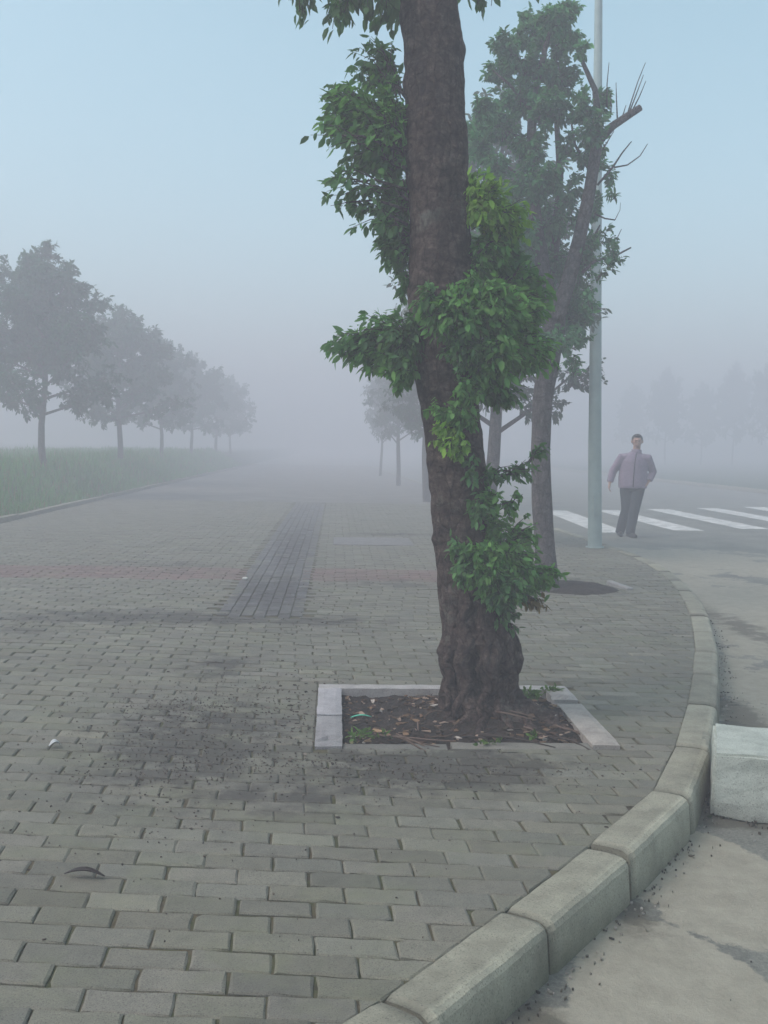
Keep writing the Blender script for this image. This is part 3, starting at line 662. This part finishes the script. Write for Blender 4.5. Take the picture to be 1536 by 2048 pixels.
        a = at(ax, ay, -.05); c = at(px, py, dd); s = D / F
        n = int(n * (2.8 if n > 100 else 1.6)); sz *= .86
        fo.clump(c, (rx * s, min(rx, ry) * s * .9, ry * s), n, sz, col, anchor=a, tw=max(5, n // 12), twig_r=.0022)
        if abs(px - ax) > 40: fo.tw.tube([a, (a + c) / 2 + Vector((0, 0, .03)), c], [.009, .006, .003], 5)
    fo.build(t, base)
near_tree()

# ------------------------------------------------------------------ second tree of the row
def second_tree():
    D = 9.65; b0 = (2.03, D, 0)
    t = root('street_tree', b0, 'slender forked tree just behind the big trunk, one sawn-off limb crossing the lamp post', 'tree', 'street trees along the pavement')
    def at(px, py, dd=0): return P(px, py, D + dd)
    s = D / F
    tk = MB()
    path = [(1097, 1192, 60), (1095, 1165, 46), (1090, 1100, 42), (1084, 1000, 40), (1081, 900, 39), (1085, 800, 40), (1096, 730, 44), (1106, 670, 46), (1113, 610, 40)]
    def fn(i, th, p): return 1 + .07 * noise.noise(Vector((math.cos(th) * 2, math.sin(th) * 2, p.z * 3)))
    def dense(path, k=5):
        xs = np.arange(len(path)); u = np.linspace(0, len(path) - 1, (len(path) - 1) * k + 1); a = np.array(path, float)
        return [tuple(np.interp(x, xs, a[:, j]) for j in range(3)) for x in u]
    for pth, dd in ((path, 0), ([(1110, 640, 34), (1090, 560, 30), (1072, 450, 26), (1062, 320, 22), (1065, 200, 16), (1090, 100, 10), (1105, 40, 5)], .1), ([(1110, 640, 36), (1135, 570, 30), (1158, 480, 27), (1178, 390, 24), (1192, 300, 22), (1198, 250, 17), (1190, 180, 11), (1150, 90, 6)], -.1), ([(1105, 690, 20), (1098, 600, 20), (1112, 480, 18), (1120, 350, 14), (1112, 220, 10), (1125, 80, 5)], .3)):
        dp = dense(pth); tk.tube([at(x, y, dd) for x, y, w in dp], [w * s / 2 for x, y, w in dp], 18, True, fn)
    tk.build('trunk', M['bark2'], t, off=b0)
    br = MB()
    def twig(pts, w0, w1, dd=-.1):
        br = MB(); n = len(pts); br.tube([at(x, y, dd) for x, y in pts], [(w0 + (w1 - w0) * i / (n - 1)) * s / 2 for i in range(n)], 8); br.build('branch', M['bark2'], t, off=b0)
    twig([(1195, 285), (1225, 252), (1255, 232), (1281, 215)], 17, 13)
    for a in ([(1253, 234), (1262, 205), (1275, 165), (1291, 125)], [(1256, 232), (1272, 190), (1287, 150)], [(1260, 230), (1278, 195), (1292, 162)], [(1235, 245), (1233, 200), (1232, 165)], [(1243, 240), (1252, 210)], [(1205, 300), (1228, 262)], [(1214, 215), (1214, 170), (1218, 125)], [(1222, 228), (1222, 190)]): twig(a, 3.2, 1.2)
    twig([(1195, 370), (1225, 335), (1245, 305), (1263, 283)], 5, 2); twig([(1228, 335), (1255, 330), (1280, 312), (1295, 288)], 3.5, 1.3)
    twig([(1165, 545), (1190, 522), (1230, 512), (1262, 495)], 7, 3); twig([(1190, 428), (1210, 437), (1230, 440)], 4, 2.5); twig([(1230, 440), (1240, 420), (1241, 405)], 1.6, .8)
    twig([(1230, 505), (1235, 475), (1243, 458)], 2.5, 1.2)
    for a in ([(1065, 300), (1010, 250), (975, 230)], [(1070, 380), (1010, 330), (960, 300)], [(1062, 220), (1020, 170), (985, 140)], [(1075, 470), (1020, 430), (985, 400)], [(1150, 500), (1190, 470), (1200, 450)], [(1090, 560), (1040, 520), (1000, 500)], [(1185, 350), (1150, 290), (1140, 230)]): twig(a, 9, 3, .05)
    fo = Foliage(); Gc = np.array([.055, .17, .075])
    for (px, py, rx, ry, n) in ((1108, 35, 36, 36, 330), (1065, 75, 45, 32, 340), (1130, 80, 38, 42, 340), (1015, 95, 38, 34, 240), (1060, 130, 60, 40, 480), (1000, 140, 42, 36, 300), (1120, 150, 45, 45, 420), (1165, 95, 16, 20, 50), (1040, 190, 60, 45, 480), (1100, 220, 50, 45, 420), (1165, 205, 34, 45, 230), (1205, 200, 22, 30, 130),
        (970, 215, 38, 24, 140), (955, 255, 40, 34, 130), (1010, 250, 50, 40, 330), (1060, 290, 45, 50, 400), (1130, 290, 35, 30, 90), (1165, 300, 30, 45, 110), (965, 300, 35, 28, 110), (1000, 330, 40, 30, 170), (1080, 360, 55, 50, 520), (1030, 380, 35, 40, 220), (1140, 380, 32, 50, 150), (1190, 330, 24, 24, 50), (1215, 345, 20, 24, 34), (1220, 385, 14, 12, 14),
        (1090, 440, 60, 50, 560), (1150, 440, 24, 40, 60), (1215, 470, 22, 20, 34), (1235, 500, 24, 16, 42), (1222, 520, 30, 14, 26), (1200, 545, 18, 12, 16), (1050, 480, 45, 45, 300), (1110, 530, 62, 50, 600), (1165, 530, 30, 50, 170), (1070, 560, 40, 50, 300), (1130, 610, 55, 45, 480), (1160, 640, 34, 36, 200), (1175, 600, 22, 24, 60), (1120, 680, 45, 36, 240), (1165, 672, 24, 22, 60), (1150, 715, 26, 10, 30), (1180, 575, 16, 14, 22), (1150, 735, 14, 12, 14), (960, 290, 45, 60, 300), (1000, 410, 50, 60, 300), (1010, 540, 60, 60, 400), (1180, 250, 34, 40, 200), (1185, 420, 22, 50, 90), (1170, 490, 30, 40, 150), (1200, 290, 22, 30, 70), (1060, 40, 30, 26, 150), (1140, 20, 20, 26, 110), (975, 480, 40, 40, 200)):
        c = at(px, py, random.uniform(-.35, .35)); fo.clump(c, (rx * s, min(rx, ry) * s, ry * s), int(n * 3.2), .058, Gc * random.uniform(.85, 1.15), anchor=c + Vector((random.uniform(-.1, .1), 0, -.12)), tw=max(5, n // 12), twig_r=.003)
    fo.build(t, b0)
    # its own square of bare soil in the paving, with a pale stone on the far side
    def mz(x, y):
        d = math.hypot((x - 2.3) / .5, (y - 9.8) / .5); return -.02 + .085 * max(0, 1 - d * d) + .012 * noise.noise(Vector((x * 8, y * 8, 0)))
    soil_patch(1.7, 2.9, 9.25, 10.45, mz, 50)
    m = MB(); m.box(-.035, .035, -.22, .22, -.03, .022); o = m.build('loose_edging_stone', M['edging'], smooth=False); set_tone(o.data, [(.7, .7, .7, 1)] * 8)
    o.location = (2.8, 9.9, .012); o.rotation_euler = (.03, .06, .2); bv = o.modifiers.new('b', 'BEVEL'); bv.width = .01
    props(o, 'pale edging stone lying at the right of the dark soil mound behind the trunk', 'edging stone')
second_tree()

# ------------------------------------------------------------------ generic round-crowned tree
def round_tree(name, loc, label, group, h=6.1, trunk_h=2.1, cw=1.75, n=8500, size=.14, col=(.04, .075, .04), trunk_r=.09, seed=1, wide_low=True):
    random.seed(seed); t = root(name, loc, label, 'tree', group)
    tk = MB(); pts = [(0, 0, -.3)] + [(.05 * math.sin(i * 1.1 + seed), .04 * math.cos(i * .8 + seed), h * .86 * i / 9) for i in range(10)]
    tk.tube(pts, [trunk_r * 1.25] + [trunk_r * (1 - .085 * i) for i in range(10)], 12)
    tk.build('trunk', M['bark2'], t)
    br = MB(); fo = Foliage(); ends = []
    for k in range(20):
        a = k * 2.4 + random.uniform(-.3, .3); z0 = trunk_h * .9 + (h * .8 - trunk_h) * (k / 20) * .9; u = (z0 - trunk_h) / (h - trunk_h)
        L = cw * (1.0 - .62 * max(0, u - .12)) * random.uniform(.7, 1.0)
        e = Vector((math.cos(a) * L, math.sin(a) * L, z0 + random.uniform(.15, .75)))
        st = Vector((0, 0, z0 - .2)); br.tube([st, (st + e) / 2 + Vector((0, 0, -.05)), e], [.035, .024, .01], 6); ends.append((e, .55)); ends.append(((st * .45 + e * .55), .5))
    ends.append((Vector((0, 0, h - .45)), .5)); ends.append((Vector((.2, 0, h - .9)), .6)); ends.append((Vector((-.25, .1, h - .75)), .5))
    for k in range(34):
        q = Vector([random.gauss(0, 1) for _ in range(3)]).normalized() * random.random() ** .4; ends.append((Vector((q.x * cw * .72, q.y * cw * .72, (trunk_h + h) / 2 + .15 + q.z * (h - trunk_h) * .40)), .45))
    for e, r in ends:
        r *= random.uniform(.85, 1.2)
        fo.clump(tuple(e), (r * 1.05, r * 1.05, r * .85), n // len(ends), size, np.array(col) * random.uniform(.8, 1.2), anchor=tuple(e - Vector((0, 0, .2))), tw=12, droop=.35, twig_r=.006)
    br.build('branch', M['bark2'], t); fo.build(t, (0, 0, 0)); return t
def copy_tree(src, loc, label, group, rot, sc):
    c = src.copy(); COL.objects.link(c); c.location = loc; c.rotation_euler = (0, 0, rot); c.scale = sc; c['label'] = label; c['group'] = group
    for ch in src.children:
        k = ch.copy(); COL.objects.link(k); k.parent = c
    return c
LG = 'round-crowned trees in a row on the grass bank'
labs = ['largest and nearest round-crowned tree on the grass bank at the far left', 'second round-crowned tree along the grass bank, just behind the largest one', 'third round-crowned tree along the grass bank, its trunk standing clear in the mist', 'fourth tree along the grass bank, a pale grey crown in the fog', 'fifth tree along the grass bank, nearly lost in the fog', 'farthest faint tree shape ending the row on the grass bank']
LX_ = [(-7.0, 24.9), (-6.9, 33.0), (-6.95, 41.0), (-7.0, 50.0), (-6.9, 59.5), (-6.9, 67)]
lt = None
for i, ((x, y), lb) in enumerate(zip(LX_, labs)):
    z = bank_z(x, y)
    if i == 0: lt = round_tree('bank_tree', (x, y, z), lb, LG, h=5.5, trunk_h=1.65, cw=1.68, n=36000, size=.12, col=(.016, .075, .042), seed=3)
    else: copy_tree(lt, (x, y, z), lb, LG, 1.3 * i + .6, (.95 + .1 * math.sin(i * 2), .95 + .1 * math.sin(i * 2), .93 + .04 * math.sin(i * 3)))
# more of the pavement row, fading behind the near trunk
RG = 'street trees along the pavement'
rl = ['third street tree of the row, pale trunk just right of the big near trunk', 'fourth street tree of the row, hidden mostly behind the big near trunk', 'fifth street tree of the row, grey leafage showing left of the big trunk', 'sixth street tree of the row, faint trunk in fog left of the big trunk']
t3 = None
for i, ((x, y), lb) in enumerate(zip([(2.16, 14.2), (2.2, 25), (2.1, 35), (2.0, 46)], rl)):
    if i == 0: t3 = round_tree('street_tree', (x, y, 0), lb, RG, h=6.4, trunk_h=1.9, cw=1.3, n=26000, size=.09, col=(.035, .07, .045), trunk_r=.11, seed=11)
    else: copy_tree(t3, (x, y, 0), lb, RG, 1.9 * i, (1.0 - .14 * i, 1.0 - .14 * i, .92))
FG = 'faint trees beyond the far side of the road'
for i, ((px, d, hh), lb) in enumerate(zip([(1330, 92, 1.6), (1402, 98, 1.45), (1466, 92, 1.7), (1540, 84, 1.7), (1262, 106, 1.5)], ['faint tree across the road, behind and right of the walking man', 'faint thin tree across the road between two larger faint ones', 'faint bushy tree across the road near the right edge', 'rightmost faint tree across the road, cut by the picture edge', 'faintest tree across the road, behind the walking man and lamp post'])):
    g = P(px, 905, d); copy_tree(lt, (g.x, d, -.05), lb, FG, 2.2 * i + .4, (1, 1, 1.05 * hh))

# ------------------------------------------------------------------ lamp post
def lamp_post():
    x, y = 3.57, 13.9
    t = root('lamp_post', (x, y, 0), 'tall pale grey-green steel lamp post on the pavement corner beside the zebra crossing', 'lamp post')
    t.rotation_euler = (0, R(-1.8), 0)
    m = MB(); m.tube([(0, 0, 0), (0, 0, .02), (0, 0, 1.4), (.02, 0, 4), (.055, 0, 7.6), (.08, 0, 8.6)], [.098, .096, .088, .072, .05, .045], 28, True); m.build('pole', M['galv'], t)
    m = MB(); m.tube([(0, 0, 0.0), (0, 0, .018)], [.125, .125], 24); m.build('base_plate', M['galv'], t)
    m = MB(); m.tube([(.08, 0, 8.5), (.3, .02, 8.85), (.8, .03, 9.05), (1.5, .03, 9.12)], [.036, .034, .03, .028], 12); m.build('arm', M['galv'], t)
    m = MB(); m.ball((1.75, .03, 9.12), (.36, .13, .07)); h = m.build('lamp_head', M['galv'], t)
    m = MB(); m.ball((1.78, .03, 9.075), (.24, .1, .055)); m.build('lens', M['glass'], h)
    m = MB(); m.box(-.045, .045, -.106, -.085, .45, .75); m.build('access_door', M['galv'], t, smooth=False)
lamp_post()

# ------------------------------------------------------------------ stone block in the road
def block():
    a = G(1420, 1636, -.15); loc = Vector((a.x, a.y, -.15))
    W, Dp, Hh = .62, .52, .27
    mb = MB(); n = 14; v = []
    bm = bmesh.new(); bmesh.ops.create_cube(bm, size=1)
    for q in bm.verts:
        tz = q.co.z + .5; s = 1 - .02 * tz
        q.co = Vector(((q.co.x * s + .5) * W, (q.co.y * (1 - .06 * tz) + .5) * Dp, tz * Hh))
    bmesh.ops.bevel(bm, geom=bm.edges[:], offset=.011, segments=2, affect='EDGES')
    bmesh.ops.triangulate(bm, faces=bm.faces[:]); bmesh.ops.subdivide_edges(bm, edges=bm.edges[:], cuts=3, use_grid_fill=True)
    for q in bm.verts:
        w = q.co; k = noise.noise(w * 7) * .007 + noise.noise(w * 28) * .0025
        if w.z < .05: k += noise.noise(w * 18) * .012
        q.co = w + w.normalized() * 0 + Vector((noise.noise(w * 9 + Vector((3, 0, 0))), noise.noise(w * 9 + Vector((0, 5, 0))), noise.noise(w * 9))) * .006 + Vector((k, k, k))
    me = bpy.data.meshes.new('concrete_block'); bm.to_mesh(me); bm.free(); me.materials.append(M['block'])
    set_tone(me, [(.85, .85, .85, 1)] * len(me.vertices))
    o = link('concrete_block', me); o.location = loc; o.rotation_euler = (0, 0, R(-20))
    props(o, 'pale greenish concrete block resting on the road beside the kerb', 'concrete block')
block()

# ------------------------------------------------------------------ small things on the paving
def slab():
    v = MB(); v.box(-.55, .55, -.55, .55, -.012, .010); o = v.build('cover_slab', M['edging'], smooth=False)
    o.location = (.52, 14.35, 0); set_tone(o.data, [(.42, .42, .42, 1)] * 8)
    bv = o.modifiers.new('b', 'BEVEL'); bv.width = .006
    props(o, 'pale square cover slab set nearly flush in the paving left of the big trunk', 'cover slab')
slab()
def curled_leaf(name, p, L, w, col, label, cat, rot=0, curl=.02):
    n = 10; v = []; f = []
    for i in range(n + 1):
        u = i / n; ww = w * math.sin(math.pi * (u * .92 + .04)) ** .8; z = curl * math.sin(math.pi * u) + .004
        for k in (-1, -.5, 0, .5, 1): v.append(((u - .5) * L, k * ww + .1 * L * (u - .5) ** 2, z + abs(k) * ww * .6))
    f = [[i * 5 + k, i * 5 + k + 1, (i + 1) * 5 + k + 1, (i + 1) * 5 + k] for i in range(n) for k in range(4)]
    m = simple(name + '_surface', col, None, 60, .6); o = mesh(name, v, f, m, smooth=True); o.location = p; o.rotation_euler = (0, 0, rot)
    sm = o.modifiers.new('s', 'SOLIDIFY'); sm.thickness = .0015
    props(o, label, cat); return o
g = G(168, 1757); curled_leaf('dead_leaf', (g.x, g.y, .004), .13, .013, (.025, .017, .016), 'dark brown curled dead leaf lying on the pavers near the lower left', 'dead leaf', -.15, .016)
g = G(110, 1496); curled_leaf('paper_scrap', (g.x, g.y, .006), .05, .02, (.6, .62, .62), 'small crumpled whitish scrap on the pavers left of the dirt stain', 'paper scrap', .5, .012)
g = G(722, 1449, -.03); gz = soil_z(g.x, g.y); o = curled_leaf('plastic_strip', (g.x, g.y, gz + .03), .105, .009, (.10, .55, .38), 'turquoise plastic strip lying on the soil of the near tree pit', 'plastic strip', .12, .008)
g = G(490, 1159); m = MB(); m.ball((0, 0, .012), (.03, .022, .014)); o = m.build('white_pebble', simple('white_stone', (.7, .7, .66), None, 30)); o.location = (g.x, g.y, 0); props(o, 'small white pebble on the dark paving strip', 'pebble')
# weeds at the pit edge
def weeds():
    fo = Foliage()
    for (px, py, n, s) in ((722, 1475, 30, .03), (705, 1482, 24, .03), (763, 1478, 16, .022), (985, 1492, 26, .026), (1070, 1478, 36, .028), (1060, 1395, 90, .04), (1100, 1385, 60, .035), (1015, 1388, 40, .04)):
        g = G(px, py); fo.clump((g.x, g.y, .012), (.06, .04, .02), n, s, (.07, .14, .035), tw=5, droop=-.5, twig_r=0)
    leaf_cloud('weeds', np.concatenate(fo.p), np.concatenate(fo.d), np.concatenate(fo.l), np.concatenate(fo.c), None, (0, 0, 0))
    props(bpy.data.objects['weeds'], 'tufts of small green weeds along the edge of the near tree pit', 'weeds', kind='stuff')
weeds()

# ------------------------------------------------------------------ the walking man
def person():
    ft = G(1262, 1074, -.15); base = Vector((ft.x, ft.y, -.15))
    t = root('person', base, 'man in a greyish mauve jacket and dark trousers walking toward the viewer off the crossing', 'person')
    t.rotation_euler = (0, 0, R(-14)); t.scale = (1.13, 1.1, 1.0)
    skin = simple('skin', (.42, .25, .19), (.36, .21, .16), 40, .6, .1); jk = simple('jacket_cloth', (.26, .205, .27), (.20, .16, .215), 30, .9, .4)
    tr = simple('trouser_cloth', (.03, .034, .042), None, 30, .9, .4); hr = simple('hair', (.018, .015, .014), None, 90, .7, .6); sh = simple('shoe_leather', (.02, .018, .018), None, 40, .5, .2)
    def remesh(o, vs, sm=6):
        r = o.modifiers.new('r', 'REMESH'); r.mode = 'VOXEL'; r.voxel_size = vs; r.use_smooth_shade = True
        s = o.modifiers.new('s', 'SMOOTH'); s.iterations = sm; s.factor = .5
    # local frame: x image-right, -y toward the viewer
    HC = Vector((.045, -.01, 1.655)); b = MB()
    b.ball(HC + Vector((0, .015, .02)), (.077, .098, .098)); b.ball(HC + Vector((0, -.028, -.045)), (.056, .058, .065)); b.ball(HC + Vector((0, -.02, -.085)), (.04, .045, .03))
    b.ball(HC + Vector((0, -.098, -.02)), (.013, .016, .024), 10, 8); b.ball(HC + Vector((0, -.08, .018)), (.05, .014, .012), 10, 6); b.ball(HC + Vector((0, -.084, -.062)), (.024, .010, .009), 10, 6)
    for sx in (-1, 1): b.ball(HC + Vector((sx * .08, .012, -.008)), (.012, .02, .032), 8, 8); b.ball(HC + Vector((sx * .035, -.066, -.02)), (.022, .02, .018), 8, 6)
    b.tube([(.04, .015, 1.40), (.042, .01, 1.50), (.045, .005, 1.60)], [(.068, .066), (.056, .058), (.054, .056)], 16)
    b.tube([(.0, .02, .84), (0, .02, 1.0), (.01, .02, 1.2), (.02, .02, 1.36), (.03, .015, 1.44)], [(.155, .105), (.14, .1), (.16, .11), (.155, .1), (.07, .06)], 20)
    LS, LE, LW = Vector((-.165, .01, 1.375)), Vector((-.30, .02, 1.13)), Vector((-.345, -.05, .925)); RS, RE, RW = Vector((.20, .01, 1.37)), Vector((.295, .07, 1.13)), Vector((.235, .0, .965))
    for S, E_, W_ in ((LS, LE, LW), (RS, RE, RW)):
        b.tube([S * .7 + Vector((.01, 0, 1.40)) * .3, S, (S + E_) / 2, E_, (E_ + W_) / 2, W_], [.05, .055, .047, .04, .036, .026], 12)
    def hand(W_, d, s):
        d = d.normalized(); side = Vector((0, 1, 0)); nrm = d.cross(side).normalized()
        b.tube([W_, W_ + d * .045, W_ + d * .09], [(.016, .026), (.019, .040), (.017, .040)], 10)
        for k, L in zip((-1.5, -.5, .5, 1.5), (.062, .075, .072, .055)):
            o0 = W_ + d * .085 + side * k * .019; c1 = (d + nrm * s * .25).normalized(); c2 = (d + nrm * s * .8).normalized(); c3 = (d * .6 + nrm * s).normalized()
            b.tube([o0, o0 + c1 * L * .45, o0 + c1 * L * .45 + c2 * L * .3, o0 + c1 * L * .45 + c2 * L * .3 + c3 * L * .25], [.0095, .009, .008, .0065], 8)
        o0 = W_ + d * .03 - side * .026; b.tube([o0, o0 - side * .02 + d * .03, o0 - side * .026 + d * .062], [.011, .010, .008], 8)
    hand(LW, Vector((-.08, -.12, -1)), 1); hand(RW, Vector((-.45, -.25, -.8)), -1)
    hipL, hipR = Vector((-.085, .02, .88)), Vector((.085, .02, .88)); kL, kR = Vector((-.085, .0, .47)), Vector((.035, -.06, .48)); aL, aR = Vector((-.165, .14, .09)), Vector((-.02, -.06, .09))
    for h_, k_, a_ in ((hipL, kL, aL), (hipR, kR, aR)): b.tube([h_, (h_ + k_) / 2, k_, (k_ * .6 + a_ * .4), a_, a_ - Vector((0, 0, .05))], [.082, .07, .05, .048, .036, .034], 12)
    bo = b.build('body', skin, t); remesh(bo, .0055, 4)
    # jacket
    fold = lambda i, th, p: 1 + .07 * noise.noise(Vector((math.cos(th) * 1.6, math.sin(th) * 1.6, p.z * 9 + p.x * 12))) + .03 * noise.noise(Vector((math.cos(th) * 4, math.sin(th) * 4, p.z * 30)))
    j = MB(); j.tube([(-.0, .02, .845), (0, .02, .90), (.0, .02, 1.02), (.005, .02, 1.16), (.015, .02, 1.3), (.022, .02, 1.38), (.03, .02, 1.425), (.038, .016, 1.465)], [(.215, .155), (.218, .158), (.212, .155), (.208, .15), (.198, .145), (.172, .125), (.128, .1), (.08, .078)], 40, True, fold)
    for S, E_, W_ in ((LS, LE, LW), (RS, RE, RW)):
        W2 = W_ * .9 + E_ * .1
        j.tube([S * .62 + Vector((.01, 0, 1.37)) * .38, S, (S + E_) / 2, E_, (E_ + W_) / 2, W2], [.074, .079, .069, .062, .055, .05], 24, True, fold)
    jo = j.build('jacket', jk, t); remesh(jo, .009, 5)
    c = MB(); c.tube([(.036, .016, 1.43), (.04, .012, 1.475), (.042, .014, 1.51)], [(.088, .084), (.078, .076), (.074, .072)], 22); c.build('collar', jk, jo)
    z = MB(); z.tube([(.036, -.074, 1.44), (.03, -.1, 1.40), (.022, -.121, 1.34), (.012, -.132, 1.22), (.004, -.139, 1.05), (.0, -.139, .87)], .0055, 6); z.build('zip', sh, jo)
    p = MB()
    p.tube([(0, .02, .80), (0, .02, .88), (0, .02, .96)], [(.165, .125), (.185, .135), (.175, .125)], 24)
    for h_, k_, a_ in ((hipL, kL, aL), (hipR, kR, aR)):
        p.tube([h_ + Vector((0, 0, .03)), h_ * .75 + k_ * .25, (h_ + k_) / 2, k_, k_ * .5 + a_ * .5, a_ + Vector((0, -.005, -.035))], [.108, .104, .094, .078, .072, .072], 24, True, fold)
    po = p.build('trousers', tr, t); remesh(po, .009, 6)
    for a_, rz in ((aL, .1), (aR, -.45)):
        s = MB(); rt = Matrix.Rotation(rz, 3, 'Z'); rt = Matrix.Rotation(-rz, 3, 'Z') if a_ is aR else rt
        c0 = Vector((a_.x, a_.y, 0)); f_ = rt @ Vector((0, -1, 0))
        s.tube([c0 - f_ * .075 + Vector((0, 0, .045)), c0 - f_ * .06 + Vector((0, 0, .045)), c0 + f_ * .02 + Vector((0, 0, .045)), c0 + f_ * .12 + Vector((0, 0, .036)), c0 + f_ * .185 + Vector((0, 0, .028)), c0 + f_ * .2 + Vector((0, 0, .026))], [(.02, .02), (.038, .044), (.044, .044), (.048, .035), (.036, .026), (.012, .012)], 16)
        s.build('shoe', sh, t)
    h = MB(); h.ball(HC + Vector((0, .028, .032)), (.085, .1, .094), 20, 14); h.ball(HC + Vector((0, .06, -.02)), (.075, .062, .07), 16, 10); h.ball(HC + Vector((0, -.05, .088)), (.062, .045, .03), 14, 8)
    ho = h.build('hair', hr, t); remesh(ho, .007, 3)
    for sx in (-1, 1):
        e = MB(); e.ball(HC + Vector((sx * .031, -.088, .002)), (.011, .006, .006), 10, 8); e.build('eye', hr, t)
person()

# ------------------------------------------------------------------ the fog itself
hz = MB(); hz.box(-320, 320, -60, 420, -1.2, 9.7)
hm = bpy.data.materials.new('haze_air'); hm.use_nodes = True; hn = hm.node_tree.nodes; hl = hm.node_tree.links
hn.remove(hn['Principled BSDF']); pv = hn.new('ShaderNodeVolumePrincipled')
pv.inputs['Color'].default_value = (.80, .79, .835, 1); pv.inputs['Density'].default_value = .030; pv.inputs['Anisotropy'].default_value = .2
hl.new(pv.outputs[0], hn['Material Output'].inputs['Volume'])
ho = hz.build('haze', hm, smooth=False); ho['kind'] = 'stuff'; ho['label'] = 'thick pale morning fog filling the air over the street'
